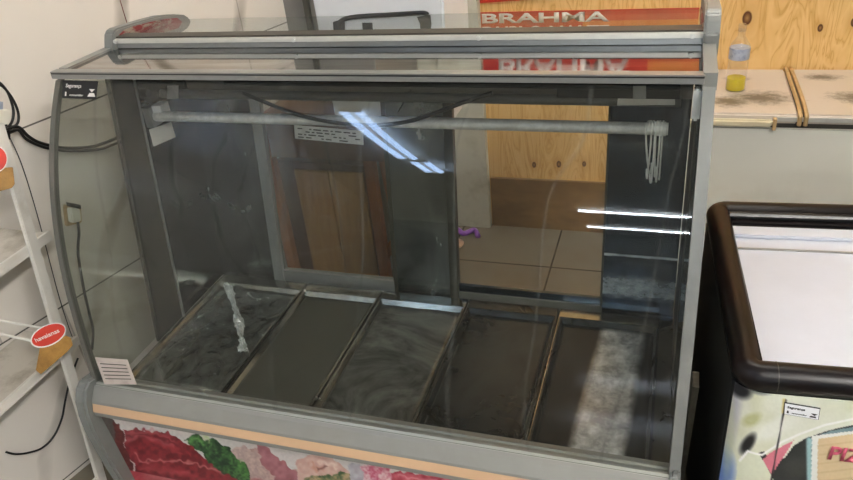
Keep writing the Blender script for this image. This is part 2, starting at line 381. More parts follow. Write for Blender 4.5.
def writing(name, body, origin, ux, uy, height, m, parent, width=None, bold=0.0, lift=.0006, label=None):
    # text laid with its baseline start at origin, running along ux, letters standing along uy
    cu = bpy.data.curves.new(name, 'FONT'); cu.body = body; cu.size = 1; cu.offset = bold
    tmp = bpy.data.objects.new(name, cu); COL.objects.link(tmp)
    dg = bpy.context.evaluated_depsgraph_get(); me = bpy.data.meshes.new_from_object(tmp.evaluated_get(dg))
    bpy.data.objects.remove(tmp)
    n = len(me.vertices); co = np.empty(n*3); me.vertices.foreach_get('co', co); co = co.reshape(-1, 3)
    x0, x1 = co[:, 0].min(), co[:, 0].max(); h = .70
    ux = Vector(ux).normalized(); uy = Vector(uy); uy = (uy-ux*uy.dot(ux)).normalized(); nz = ux.cross(uy)
    sy = height/h; sx = (width/(x1-x0)) if width else sy
    b = bmesh.new(); b.from_mesh(me); bpy.data.meshes.remove(me)
    for v in b.verts: v.co = Vector(origin)+ux*((v.co.x-x0)*sx)+uy*(v.co.y*sy)+nz*lift
    ext = bmesh.ops.extrude_face_region(b, geom=list(b.faces)); vs = [g for g in ext['geom'] if isinstance(g, bmesh.types.BMVert)]
    bmesh.ops.translate(b, vec=-nz*lift*.7, verts=vs)
    mb = MB(); mb.b.free(); mb.b = b
    o = mb.build(name, m, parent)
    if label: o['label'] = label
    return o

WTH = math.radians(13.64)                     # the tiled wall runs a little askew of the case
WP0 = np.array([.078, 1.6, 0]); WN = np.array([math.cos(WTH), -math.sin(WTH), 0]); WD = np.array([math.sin(WTH), math.cos(WTH), 0])
def onwall(px, py, off=0.0): return hitp(px, py, WP0+WN*off, WN)
build_mats()

# ------------------------------------------------------------------ room
def wall_pt(s): p = WP0+WD*s; return p
struct('floor', MB().box(-3.2, 4.2, -8.6, 3.2, -.05, 0), 'floor')
struct('ceiling', MB().box(-3.2, 4.2, -8.6, 3.2, 2.86, 2.92), 'ceil')
a, b = wall_pt(-10.4), wall_pt(-.46)
struct('wall_left', MB().slab([(*a[:2], 0), (*b[:2], 0), (*b[:2], 2.86), (*a[:2], 2.86)], -WN*.08), 'tile')
struct('wall_back', MB().box(.593, 4.2, 1.6, 1.66, 0, 2.86), 'ply')
struct('dark_strip_back', MB().box(.60, 1.295, 1.585, 1.60, 0, .245), 'dark_strip')  # added dark strip for the dark area seen through the right opening
struct('wall_right', MB().box(4.0, 4.08, -8.5, 1.6, 0, 2.86), 'paint')
struct('wall_front', MB().box(-3.1, 4.0, -8.6, -8.5, 0, 2.86), 'paint')
struct('trim_1', MB().box(.41, .593, 1.56, 1.7, 0, 2.86), 'white_col')
struct('trim_2', MB().box(.24, .415, 1.61, 1.70, 0, 2.86), 'white_col')
d1 = struct('door_1', MB().slab([(-.034, 1.15, 0), (.30, 1.15, 0), (.30, 1.61, 0), (.26, 1.61, 0), (.26, 1.19, 0), (-.10, 1.19, 0)], (0, 0, 2.86)), 'grey_door')
o = MB().box(.055, .075, 1.135, 1.15, 0, 2.86).build('door_frame', 'grey_dark', d1)

# ------------------------------------------------------------------ ceiling lamps
def lamp(name, c, axis, label, mat='tube', gap=.09, L=1.2, rad=.014, z=2.8, group=None):
    t = thing(name, label, 'ceiling lamp', (c[0], c[1], z), group)
    def bx(a0, a1, b0, b1, z0, z1):
        return MB().box(a0, a1, b0, b1, z0, z1) if axis == 'x' else MB().box(b0, b1, a0, a1, z0, z1)
    ca, cb = (c[0], c[1]) if axis == 'x' else (c[1], c[0])
    bx(ca-L/2-.03, ca+L/2+.03, cb-.025, cb+.025, z+.02, 2.86).build('housing', 'rack_white', t)
    for s in (-1, 1):
        p0 = (ca-L/2, cb+s*gap/2, z); p1 = (ca+L/2, cb+s*gap/2, z)
        if axis == 'y': p0 = (p0[1], p0[0], z); p1 = (p1[1], p1[0], z)
        MB().tube([p0, p1], rad, 16).build('tube', mat, t, 'auto')
    for s in (-1, 1):
        e = ca+s*(L/2+.015)
        bx(e-.014, e+.014, cb-gap/2-.02, cb+gap/2+.02, z-.02, z+.03).build('end_cap', 'rack_white', t)
    return t
lamp('tube_lamp', (-.24, -2.12), 'y', 'twin fluorescent tube lamp on the ceiling in front of the display case, nearer one', 'tube_near', rad=.025)
lamp('tube_lamp', (-.19, -3.02), 'y', 'short twin fluorescent tube lamp on the ceiling further in front of the display case', 'tube_near', L=.42, rad=.025)
lamp('tube_lamp', (2.5, -1.9), 'y', 'unseen twin fluorescent tube lamp added on the ceiling on the right side', 'tube_fill', L=1.5, rad=.018)  # unseen lamp added to light the left wall
lamp('tube_lamp', (1.30, -5.25), 'x', 'twin fluorescent tube lamp across the ceiling towards the far front of the shop', gap=.06, L=1.35)
lamp('tube_lamp', (1.30, -7.15), 'x', 'twin fluorescent tube lamp nearest the far front wall of the shop', gap=.06, L=1.5)
lamp('tube_lamp', (1.25, .75), 'x', 'twin fluorescent tube lamp on the ceiling by the plywood wall', 'tube_back', L=1.5)

# ------------------------------------------------------------------ display case
case = thing('display_case', 'grey refrigerated butcher display case with curved glass front and empty steel trays', 'display case', (.7, .1, 0))
PC = [.46, -.719, .45, -.325]
def gy(z): return ((PC[0]*z+PC[1])*z+PC[2])*z+PC[3]
prof = [(gy(.50+(1.232-.50)*i/28), .50+(1.232-.50)*i/28) for i in range(29)]
XL, XR = 0.0, 1.393
# backplane leans backwards
BN = np.array([0, 1, -.14]); BN = BN/np.linalg.norm(BN)
def by(z): return .37+.14*(z-.46)
def onback(px, py, off=0.0): return hitp(px, py, (0, .37-off, .46), BN)
def backslab(x0, x1, z0, z1, th, name, m, off=0.0, parent=case):
    return MB().slab([(x0, by(z0)-off, z0), (x1, by(z0)-off, z0), (x1, by(z1)-off, z1), (x0, by(z1)-off, z1)], (0, th, 0)).build(name, m, parent)
MB().box(-.02, 1.413, -.19, .46, .06, .43).build('base_cabinet', 'grey_dark', case)
MB().box(0.0, 1.395, -.19, .42, .43, .452).build('deck', 'deck', case)
for x, y in ((.05, -.12), (1.33, -.12), (.05, .4), (1.33, .4)):
    MB().lathe([(.02, 0), (.025, .01), (.018, .06)], (x, y, 0), 12).build('foot', 'black', case, 'auto')
MB().sheet(prof, XL+.004, XR-.002, .005).build('front_glass', 'front_glass', case, 'auto')
# edge strips that follow the glass
def edge_strip(x0, x1, w, name='edge_frame', mat='grey', back=True):
    mb = MB(); n = len(prof)
    outer = [(y-.004, z) for y, z in prof]; inner = [(y+w, z+w*.1) for y, z in prof]
    for i in range(n-1):
        mb.slab([(x0, *outer[i]), (x0, *outer[i+1]), (x0, *inner[i+1]), (x0, *inner[i])], (x1-x0, 0, 0))
    bmesh.ops.remove_doubles(mb.b, verts=mb.b.verts, dist=.0002)
    return mb.build(name, mat, case)
edge_strip(-.010, .0035, .012, mat='grey_dark')
edge_strip(XR, XR+.021, .024)
# side glass panes and pillars
def side(x0, x1, tag_):
    pr = [(x0, y+.004, z) for y, z in prof]
    MB().slab(pr+[(x0, .165, 1.205), (x0, .035, .47), (x0, -.18, .47)], (x1-x0, 0, 0)).build('side_glass', 'side_glass', case)
    MB().slab([(x0, .150, 1.225), (x0, .247, 1.225), (x0, .140, .452), (x0, .018, .452)], (x1-x0, 0, 0)).build('side_pillar', 'pillar', case)
    MB().slab([(x0, .241, 1.225), (x0, .246, 1.225), (x0, .146, .452), (x0, .138, .452)], (x1-x0+(.004 if x0 < .5 else 0), 0, 0)).build('pillar_edge', 'alu' if x0 < .5 else 'pillar', case)
    MB().slab([(x0, .247, 1.225), (x0, .46, 1.178), (x0, .47, 1.09), (x0, .42, .452), (x0, .142, .452)], (x1-x0, 0, 0)).build('side_panel', 'steel_dark' if x0 < .5 else 'dark_side', case)
side(-.008, -.001, 'l'); side(XR+.001, XR+.009, 'r')
# top: front profile, polished top, rail, raised glass shelf
MB().box(-.012, XR+.002, -.012, .004, 1.238, 1.2488).build('top_frame', 'alu', case, bevel=.001)
MB().box(-.011, XR+.001, -.0115, .004, 1.2488, 1.2510).build('top_frame_gap', 'black', case)
MB().box(-.012, XR+.002, -.012, .012, 1.2511, 1.2545).build('top_frame_lip', 'alu', case, bevel=.001)
MB().box(-.012, .012, .018, .19, 1.246, 1.2545).build('top_side_trim', 'alu', case)
part_label(MB().box(.012, XR, .004, .205, 1.240, 1.249).build('top_panel', 'steel_mirror', case), 'polished reflective top panel')
MB().slab([(.0, .205, 1.238), (.0, .46, 1.183), (.0, .46, 1.178), (.0, .205, 1.233)], (XR-.002, 0, 0)).build('rear_top_panel', 'steel_dark', case)
MB().box(.022, XR, .186, .204, 1.250, 1.262).build('shelf_rail', 'alu', case, bevel=.001)
MB().box(.022, XR, .184, .204, 1.2625, 1.2735).build('shelf_rail', 'alu_light', case, bevel=.001)
MB().box(.022, XR, .190, .226, 1.2738, 1.2775).build('shelf_dark_strip', 'gasket', case)  # thin dark strip above the shelf rail
MB().box(.024, XR, .205, .372, 1.2635, 1.2730).build('shelf_glass', 'shelf_glass', case)
for px in (116, 294, 479, 692):
    p = hit(px, 42, 1, .184); MB().lathe([(.0045, 0), (.0045, .0035), (.002, .0045)], (0, 0, 0), 12)
    mb = MB().tube([(p[0], .1842, 1.268), (p[0], .180, 1.268)], .0055, 12); mb.build('screw', 'galv', case, 'auto')
CAPPX = [(106,49),(105.8,40),(106,33.6),(108,30),(111,28),(124,24),(139,19.5),(155,15.5),(168,14.3),(178,15),(183,18),(184.6,22),(183,27),(178,31),(170,34.5),(160,39),(154,48),(147,57),(139,63),(131,65),(124,64.5),(118,63),(114,60.7),(109,55)]
CAP = [hit(x, y, 0, 0.0)[1:] for x, y in CAPPX]
REDPX = [(119,35),(124,30),(134,26),(150,22),(165,19),(177,18),(182,22),(178,28),(168,31.5),(155,35),(140,36),(128,37.5)]
RED = [hit(x, y, 0, 0.024)[1:] for x, y in REDPX]
for x0, x1, rx0, rx1 in ((-.008, .023, .0232, .0250), (XR-.001, XR+.028, XR-.0030, XR-.0012)):
    dz = .0 if x0 < .5 else .022
    e = MB().slab([(x0, y-dz*.2, z+(dz if z > 1.24 else 0)) for y, z in CAP], (x1-x0, 0, 0)).build('end_cap', 'grey', case, bevel=.004)
    part_label(MB().slab([(rx0, y, z) for y, z in RED], (rx1-rx0, 0, 0)).build('cap_inlay', 'red', e), 'worn red inlay')
MB().box(XR-.001, XR+.0225, -.0055, .2, 1.226, 1.257).build('top_side_trim', 'grey', case)
# header, fixture
MB().slab([(0.004, by(1.075)-.02, 1.048), (XR-.002, by(1.075)-.02, 1.048), (XR-.002, by(1.075)-.02, 1.185), (.004, by(1.075)-.02, 1.185)], (0, .02, 0)).build('header', 'grey_dark', case)
MB().box(.10, 1.385, .19, .24, 1.180, 1.215).build('vent_grille', 'grille', case)
part_label(MB().tube([(.02, .3, 1.092), (1.365, .3, 1.092)], .012, 14).build('unlit_lamp_tube', 'grey_dark', case, 'auto'), 'unlit grey lamp tube')
MB().box(1.10, 1.36, .27, .31, 1.108, 1.128).build('lamp_housing', 'black', case)
MB().slab([hit(x, y, 1, .283) for x, y in ((618,97),(675,98),(675,105),(617,105.5))], (0, .002, 0)).build('bright_band_plate', 'alu_light', case)  # pale plate added as the bright band reflected in the steel
MB().tube([(.25, .27, 1.135), (1.36, .27, 1.135)], .007, 8).build('wiring_pipe', 'cable', case, 'auto')
for x0, x1 in ((167, 178), (633, 646)):
    A = [hit(x, y, 1, .262) for x, y in ((x0, 86), (x1, 86), (x1, 99), (x0, 99))]
    MB().slab(A, (0, .003, 0)).build('bracket', 'alu', case)
# back wall of the case
ZB = .452
backslab(.0, .195, ZB, 1.09, .012, 'rear_panel', 'steel_mid')
backslab(.195, .228, ZB, 1.09, .02, 'door_stile', 'alu', .008)
backslab(.228, .60, ZB, .492, .02, 'sill', 'alu', .004)
backslab(.612, .775, ZB, 1.09, .014, 'rear_panel', 'steel_mid', .006)
backslab(.598, .612, ZB, 1.09, .014, 'door_stile', 'pillar', .004)
backslab(.775, .800, ZB, 1.09, .022, 'door_stile', 'pillar', .010)
backslab(.800, 1.205, ZB, .478, .02, 'sill', 'grey_dark', .006)
backslab(.800, 1.205, .478, .498, .01, 'sill_ledge', 'steel_blue', .0)
backslab(1.205, XR-.002, ZB, 1.09, .014, 'rear_panel', 'panel_reflections', .004)
backslab(1.200, 1.2055, ZB, 1.09, .014, 'door_stile', 'pillar', .006)
backslab(.228, .598, .492, 1.08, .005, 'sliding_door_glass', 'door_glass', -.004)
# hanging pipe with its bracket and cable
YR, ZR = .25, 1.045
a = (.02, YR, 1.047); b = (1.342, YR, 1.048)
MB().tube([a, b], .0135, 18).build('hanging_pipe', 'galv', case, 'auto')
MB().box(.0, .022, YR-.02, YR+.02, 1.02, 1.075).build('pipe_bracket', 'alu', case)
MB().box(.022, .050, YR-.006, YR+.03, 1.034, 1.078).build('pipe_bracket', 'foam', case)
pts = [hit(x, y, 1, .205) for x, y in ((243,93),(262,101),(285,110),(310,118),(345,124),(380,125),(410,121),(438,112),(462,103),(492,93))]
MB().tube(catmull(pts), .005, 8).build('drooping_cable', 'cable', case, True)
pts = [hit(x, y, 1, .33) for x, y in ((398,112),(402,105),(407,97),(411,90))]
MB().tube(catmull(pts), .0018, 6).build('thin_wire', 'cable', case, True)
# bumper, orange insert, printed front, end caps
def strip(prof2, th, name, m, x0=.002, x1=XR+.002): return MB().sheet(prof2, x0, x1, th).build(name, m, case)
strip([(-.166, .470), (-.170, .481), (-.186, .487)], .004, 'inner_trim', 'bumper_light')
strip([(-.187, .486), (-.205, .504), (-.2065, .500)], .004, 'glass_channel', 'bumper_light')
strip([(-.209, .501), (-.226, .508), (-.228, .504)], .005, 'bumper_ridge', 'bumper_light')
strip([(-.230, .505), (-.236, .500), (-.2555, .4755), (-.257, .471)], .006, 'bumper', 'bumper')
part_label(strip([(-.2575, .4705), (-.264, .4515), (-.2645, .4485)], .004, 'bumper_stripe', 'orange'), 'faded orange stripe')
strip([(-.2645, .448), (-.266, .440), (-.252, .434)], .004, 'bumper_edge', 'bumper')
CP = [(-.175,.50),(-.21,.525),(-.243,.530),(-.265,.518),(-.280,.49),(-.288,.45),(-.290,.40),(-.286,.33),(-.278,.25),(-.262,.12),(-.24,.02),(-.17,.0),(-.15,.10),(-.17,.40)]
for x0, x1 in ((-.034, .0), (XR+.002, XR+.022)):
    MB().slab([(x0, y, z) for y, z in CP], (x1-x0, 0, 0)).build('front_end_cap', 'grey', case, bevel=.006, seg=3)

# ------------------------------------------------------------------ printed artwork
_rng = np.random.RandomState(7)
def vnoise(x, y, s, seed=0):
    rs = np.random.RandomState(seed); g = rs.rand(64, 64); x = x/s; y = y/s
    xi = np.floor(x).astype(int); yi = np.floor(y).astype(int); fx = x-xi; fy = y-yi
    fx = fx*fx*(3-2*fx); fy = fy*fy*(3-2*fy)
    G = lambda i, j: g[i % 64, j % 64]
    return (G(xi, yi)*(1-fx)+G(xi+1, yi)*fx)*(1-fy)+(G(xi, yi+1)*(1-fx)+G(xi+1, yi+1)*fx)*fy
def inpoly(x, y, poly):
    r = np.zeros(x.shape, bool); n = len(poly); j = n-1
    for i in range(n):
        xi, yi = poly[i]; xj, yj = poly[j]
        c = ((yi > y) != (yj > y)) & (x < (xj-xi)*(y-yi)/(yj-yi+1e-9)+xi); r ^= c; j = i
    return r
def nearline(x, y, pts, w):
    d = np.full(x.shape, 1e9)
    for (x0, y0), (x1, y1) in zip(pts, pts[1:]):
        dx, dy = x1-x0, y1-y0; t = np.clip(((x-x0)*dx+(y-y0)*dy)/(dx*dx+dy*dy), 0, 1)
        d = np.minimum(d, np.hypot(x-x0-t*dx, y-y0-t*dy))
    return np.clip(1-d/w, 0, 1)
def art_grid(name, m, parent, x0, x1, top, bot, step, painter, bend=None):
    nx = int((x1-x0)/step)+1; L = math.hypot(top[0]-bot[0], top[1]-bot[1]); nz = int(L/step)+1
    u = np.linspace(x0, x1, nx); t = np.linspace(0, 1, nz)
    X, T = np.meshgrid(u, t); Y = top[0]+(bot[0]-top[0])*T; Z = top[1]+(bot[1]-top[1])*T
    P = np.stack([X.ravel(), Y.ravel(), Z.ravel()], 1)
    px = proj(P); col = painter(px[:, 0], px[:, 1], P)
    if bend is not None: P = bend(P)
    idx = np.arange(nx*nz).reshape(nz, nx)
    f = np.stack([idx[:-1, :-1], idx[1:, :-1], idx[1:, 1:], idx[:-1, 1:]], -1).reshape(-1, 4)
    off = np.array(wpos(parent)); me = bpy.data.meshes.new(name); me.from_pydata((P-off).tolist(), [], f.tolist())
    at = me.color_attributes.new('print', 'FLOAT_COLOR', 'POINT')
    c = np.clip(col/255.0, 0, 1); c = np.where(c <= .04045, c/12.92, ((c+.055)/1.055)**2.4)
    at.data.foreach_set('color', np.concatenate([c, np.ones((len(c), 1))], 1).ravel())
    me.materials.append(MT[m]); o = bpy.data.objects.new(name, me); COL.objects.link(o); o.parent = parent
    md = o.modifiers.new('thick', 'SOLIDIFY'); md.thickness = .002; md.offset = -1
    return o

def paint_meat(x, y, P):
    C_ = np.zeros((len(x), 3)); C_[:] = (214, 208, 204)
    n1 = vnoise(x, y, 4, 1); n2 = vnoise(x, y, 1.6, 2); n3 = vnoise(x, y, 9, 3)
    wx = x+(n1-.5)*5; wy = y+(vnoise(x, y, 4, 5)-.5)*5
    def put(poly, a, b, k=None, w=(wx, wy)):
        m = inpoly(w[0], w[1], poly); kk = (n1*.6+n2*.4) if k is None else k
        kk = np.clip((kk-.25)*2, 0, 1)[:, None]; C_[m] = (np.array(a)*(1-kk)+np.array(b)*kk)[m]
    def line(pts, w, c, s=.8):
        k = (nearline(wx, wy, pts, w)*s)[:, None]; C_[:] = C_*(1-k)+np.array(c)*k
    put([(240,447),(258,450),(275,462),(298,470),(300,560),(230,560),(228,450)], (196,166,158), (172,140,134))
    put([(232,447),(245,446),(262,456),(276,470),(284,482),(255,560),(235,520)], (184,158,154), (206,182,174))
    put([(255,443),(266,445),(272,453),(290,466),(304,482),(300,500),(280,484),(262,464)], (184,124,130), (158,96,104))
    put([(123,431),(136,428),(150,431),(162,430),(178,438),(192,446),(203,458),(214,466),(232,472),(262,486),(300,560),(160,560),(142,482),(128,455)], (158,52,62), (108,28,38))
    line([(128,433),(142,432),(158,433),(175,441)], 4, (196,98,104), .7)
    line([(133,452),(140,462),(150,461),(175,460),(200,464),(222,473)], 1.8, (214,140,138), .9)
    line([(150,466),(172,470),(200,480)], 3.5, (190,70,80), .6)
    line([(150,440),(170,448),(192,456)], 3, (196,72,82), .6)
    line([(215,466),(232,472),(262,484),(290,500)], 4, (176,78,84), .7)
    line([(126,440),(140,437),(160,441),(172,447)], 2.5, (206,120,124), .5); line([(160,436),(176,446),(196,462)], 2, (120,26,38), .7); line([(140,468),(165,472),(190,474)], 3, (206,96,102), .5)
    put([(186,438),(193,436),(200,434),(206,440),(213,438),(220,444),(229,447),(235,455),(243,463),(250,474),(247,484),(236,478),(226,474),(214,468),(206,461),(202,452),(192,447)], (28,58,38), (78,124,70), n2*.5+n1*.5)
    line([(190,440),(200,440),(204,444)], 3.5, (120,182,96), .7); line([(205,436),(209,442)], 2.5, (206,220,160), .8)
    line([(240,462),(246,474)], 4, (118,184,92), .6); line([(212,458),(224,462),(222,470)], 4.5, (22,50,36), .8)
    put([(296,470),(298,459),(310,455),(326,456),(338,462),(347,470),(356,485),(350,560),(300,560)], (226,196,184), (206,162,150))
    line([(318,462),(328,464),(336,468)], 2, (240,220,206), .7); line([(311,462),(315,470),(322,468)], 3, (206,140,116), .7); line([(318,470),(326,466)], 1.4, (110,60,52), .8)
    put([(304,478),(352,472),(360,560),(300,560)], (196,170,130), (60,90,56))
    put([(348,463),(360,464),(366,474),(372,560),(352,500)], (206,206,210), (176,170,178))
    put([(361,466),(370,464),(388,468),(393,473),(386,560),(372,500)], (206,96,122), (232,206,208))
    put([(392,474),(400,472),(425,474),(455,476),(700,520),(700,700),(392,700)], (214,104,116), (178,52,70))
    line([(398,476),(420,478),(450,482)], 2, (236,170,172), .7)
    put([(96,414),(121,424),(124,440),(133,470),(140,520),(80,520)], (92,34,36), (112,50,46))
    put([(90,414),(112,421),(116,440),(122,470),(130,520),(60,520)], (104,96,90), (90,80,74), n1*0+.5)
    far = P[:, 2] < .20                       # lower part of the print, out of the picture: more cuts of meat
    k = np.clip((vnoise(x, y, 22, 9)-.3)*2, 0, 1)[:, None]
    C_[far] = (np.array((188, 70, 80))*(1-k)+np.array((222, 190, 180))*k)[far]
    return C_+(n2[:, None]-.5)*14
art_grid('printed_front_panel', 'print_meat', case, .0, XR+.004, (-.2525, .440), (-.225, .06), .0024, paint_meat)['label'] = 'glossy printed picture of red meat, parsley and chicken'
MB().box(0, XR+.004, -.22, -.19, .06, .46).build('front_body', 'grey_dark', case)

for y_, z_ in ((-.2075, .5035), (-.2295, .5078), (-.1868, .4885)):
    MB().tube([(.002, y_, z_), (XR+.002, y_, z_)], .0011, 6).build('seam_line', 'gasket', case)
# stickers on the glass
def decal(name, A, th, m, parent): return MB().slab(A, th).build(name, m, parent)
def onglass(px, py, off=.0065):
    r = ray(px, py); lo, hi = .5, 3.0; g = lambda t: (CAM+t*r)[1]-(gy((CAM+t*r)[2])-off)
    ts = np.linspace(.2, 3, 2000); v = [g(t) for t in ts]
    i = next(i for i in range(len(v)-1) if v[i] < 0 <= v[i+1] and (CAM+ts[i]*r)[2] < 1.3); t = ts[i]-v[i]*(ts[i+1]-ts[i])/(v[i+1]-v[i]); return CAM+t*r
A = [onglass(*p) for p in ((62.5,80.5),(98,81.5),(96,99.5),(62,98))]
st = part_label(decal('safety_sticker', A, (0, .001, .0005), 'black_ink', case), 'black safety sticker with white lettering')
ux = Vector(A[1])-Vector(A[0]); uy = Vector(A[0])-Vector(A[3])
def q(A, u, v):
    A = [Vector(a) for a in A]; top = A[0].lerp(A[1], u); bot = A[3].lerp(A[2], u); return bot.lerp(top, v)
writing('sticker_text', 'Segurança', q(A, .10, .62), ux, uy, uy.length*.20, 'white_ink', st, ux.length*.44, .02)
writing('sticker_text', 'consumidor', q(A, .22, .14), ux, uy, uy.length*.12, 'white_ink', st, ux.length*.38, .01)
def tri(A, pts, m, parent, name='sticker_mark'):
    P = [q(A, u, v) for u, v in pts]; n = ux.cross(uy).normalized(); return MB().slab([p+n*.0003 for p in P], n*.0006).build(name, m, parent)
tri(A, [(.78,.56),(.94,.56),(.86,.38)], 'white_ink', st); tri(A, [(.75,.14),(.97,.14),(.93,.34),(.80,.34)], 'white_ink', st)
tri(A, [(.09,.12),(.13,.12),(.13,.36),(.09,.36)], 'white_ink', st)
A = [onglass(*p, .0072) for p in ((95,357.5),(127.5,360),(136.5,384.5),(104.5,384.5))]
pl = part_label(decal('paper_sticker', A, (0, .001, .0003), 'pink_paper', case), 'pinkish paper sticker at the lower left glass corner')
ux = Vector(A[1])-Vector(A[0]); uy = Vector(A[0])-Vector(A[3])
for k in range(5):
    P = [q(A, .1, .8-.14*k), q(A, .9, .8-.14*k), q(A, .9, .8-.14*k-.03), q(A, .1, .8-.14*k-.03)]
    n = ux.cross(uy).normalized(); MB().slab([p+n*.0003 for p in P], n*.0004).build('printed_line', 'pillar', pl)
A = [hit(x, y, 0, .0015) for x, y in ((149,129.5),(171,122),(175.5,137),(153.5,146.5))]
part_label(MB().slab(A, (.001, 0, 0)).build('paper_sticker', 'paper', case), 'tilted white paper sticker inside the left end')
A = [onback(x, y, .012) for x, y in ((294,125),(363,131),(363.5,145),(295,138.5))]
pl = part_label(MB().slab(A, (0, .0008, 0)).build('warning_label', 'paper', case), 'worn white label on the sliding glass')
Aq = A; ux = Vector(A[1])-Vector(A[0]); uy = Vector(A[0])-Vector(A[3]); random.seed(9)
for k in range(4):
    u = .05
    while u < .93:
        w = random.uniform(.03, .12); v = .82-.21*k
        if random.random() < .75:
            P = [q(Aq, u, v), q(Aq, min(u+w, .96), v), q(Aq, min(u+w, .96), v-.08), q(Aq, u, v-.08)]
            n = ux.cross(uy).normalized(); MB().slab([p+n*.0003 for p in P], n*.0004).build('printed_line', 'pillar', pl)
        u += w+.03
MB().box(XR-.014, XR, .0, .02, 1.165, 1.225).build('corner_block', 'foam', case, bevel=.004)

# ------------------------------------------------------------------ trays on the deck
XS = [.018, .318, .568, .834, 1.094, 1.362]
TL = [('leftmost steel tray in the display case, widest one with a crumpled shiny surface', 'tray_bumpy'),
      ('steel tray with a dull matte floor, second from the left in the display case', 'tray_matte'),
      ('middle steel tray in the display case with pale swirling stains', 'tray_swirl'),
      ('dark clean steel tray, second from the right in the display case', 'tray'),
      ('rightmost steel tray in the display case with a white scratched band', 'tray_scr')]
for i in range(5):
    x0, x1 = XS[i]+.003, XS[i+1]-.003; y0, y1 = -.158, .352; zt = .466; zb = .4525
    t = thing('steel_tray', TL[i][0], 'tray', ((x0+x1)/2, .1, .452), 'steel trays in the display case')
    mb = MB(); n = 24; m_ = 30
    rs = np.random.RandomState(i); amp = (.006 if i == 0 else .0007)
    gx = np.linspace(x0+.012, x1-.012, n); gyy = np.linspace(y0+.012, y1-.051, m_)
    X, Y = np.meshgrid(gx, gyy); Z = zb+.0015+amp*(vnoise(X+7, Y+9, .045, 20+i)+.5*vnoise(X+7, Y+9, .02, 30+i)-.2)
    if i == 0: Z += .008*np.exp(-((X-.105-(.20-Y)*.12)/.018)**2)
    V = [[mb.b.verts.new((X[r, c], Y[r, c], Z[r, c])) for c in range(n)] for r in range(m_)]
    for r in range(m_-1):
        for c in range(n-1): mb.b.faces.new((V[r][c], V[r][c+1], V[r+1][c+1], V[r+1][c]))
    o = mb.build('tray_floor', TL[i][1], t, True); md = o.modifiers.new('thick', 'SOLIDIFY'); md.thickness = .001; md.offset = -1
    # raised rim: sloping walls and a flat lip
    mb = MB()
    lip = [(x0, y0), (x1, y0), (x1, y1), (x0, y1)]; wi = [(x0+.006, y0+.006), (x1-.006, y0+.006), (x1-.006, y1-.040), (x0+.006, y1-.040)]
    fl = [(x0+.013, y0+.013), (x1-.013, y0+.013), (x1-.013, y1-.052), (x0+.013, y1-.052)]
    ra = [mb.b.verts.new((*p, zt)) for p in lip]; rb = [mb.b.verts.new((*p, zt)) for p in wi]; rc = [mb.b.verts.new((*p, zb+.001)) for p in fl]
    rd = [mb.b.verts.new((*p, zt-.006)) for p in lip]
    for k in range(4):
        j = (k+1) % 4
        mb.b.faces.new((ra[k], ra[j], rb[j], rb[k])); mb.b.faces.new((rb[k], rb[j], rc[j], rc[k])); mb.b.faces.new((rd[k], rd[j], ra[j], ra[k]))
    o = mb.build('tray_rim', 'tray_rim' if i < 3 else 'tray', t); md = o.modifiers.new('thick', 'SOLIDIFY'); md.thickness = .001
    MB().box(x0+.002, x1-.002, y1-.039, y1-.002, zt+.0002, zt+.0022).build('rear_flange', 'tray_rim' if i != 3 else 'deck', t, bevel=.0006)
    if i >= 3: MB().box(x0, x0+.0018, y0, y1, zt, zt+.0025).build('rim_edge', 'tray_rim', t)

# crumpled strip of clear film lying over the first tray
rs = np.random.RandomState(3); mb = MB(); rows = []
fc = [hit(x, y, 2, .463) for x, y in ((228,286),(231,296),(235,308),(239,322),(241,334),(243,346),(244,354))]
fc = [np.array(p) for p in catmull(fc, 7)]
for i, p in enumerate(fc):
    rows.append([mb.b.verts.new((p[0]+(j-3.5)*(.0036+.0012*math.sin(i*.35))+rs.uniform(-.003, .003), p[1]+rs.uniform(-.003, .003), .4655+rs.uniform(0, .011)+(.006 if j in (3, 4) else 0))) for j in range(8)])
for i in range(len(rows)-1):
    for j in range(7): mb.b.faces.new((rows[i][j], rows[i][j+1], rows[i+1][j+1], rows[i+1][j]))
o = tag(mb.build('plastic_film', 'film'), 'crumpled shiny strip of clear film lying across the leftmost tray', 'film'); md = o.modifiers.new('thick', 'SOLIDIFY'); md.thickness = .0006

# ------------------------------------------------------------------ S hooks on the pipe
def s_hook():
    root = thing('meat_hook', 'x', 'hook', (1.3, YR, 1.047), 'wire hooks on the hanging pipe')
    pts = []
    for k in range(13):                       # upper loop around the pipe
        a = math.radians(-30+k*20); pts.append((0, .0165*math.cos(a), .0165*math.sin(a)))
    pts += [(0, -.0145, -.03), (0, -.010, -.07), (0, -.004, -.10)]
    for k in range(9):
        a = math.radians(180+k*24); pts.append((0, .010+.012*math.cos(a), -.115+.014*math.sin(a)))
    pts = [(1.3+p[0], YR+p[1], 1.047+p[2]) for p in pts]
    MB().tube(catmull(pts, 3), .0021, 6).build('wire', 'chrome', root, True)
    return root
HL = ['chrome wire hook at the left end of the cluster on the hanging pipe', 'chrome wire hook, second from the left on the hanging pipe', 'chrome wire hook, third from the left on the hanging pipe',
      'chrome wire hook, third from the right on the hanging pipe', 'chrome wire hook, second from the right on the hanging pipe', 'chrome wire hook at the capped right end of the hanging pipe']
h0 = s_hook()
for k in range(6):
    o = h0
    if k:
        o = h0.copy(); COL.objects.link(o)
        for ch in h0.children: c = ch.copy(); COL.objects.link(c); c.parent = o
    o.location = (1.300+.0062*k, YR, 1.048); o.rotation_euler = (math.radians([14, 4, -5, 8, -2, 3][k]), 0, math.radians([-14, 8, 12, -6, 5, 0][k]))
    o['label'] = HL[k]
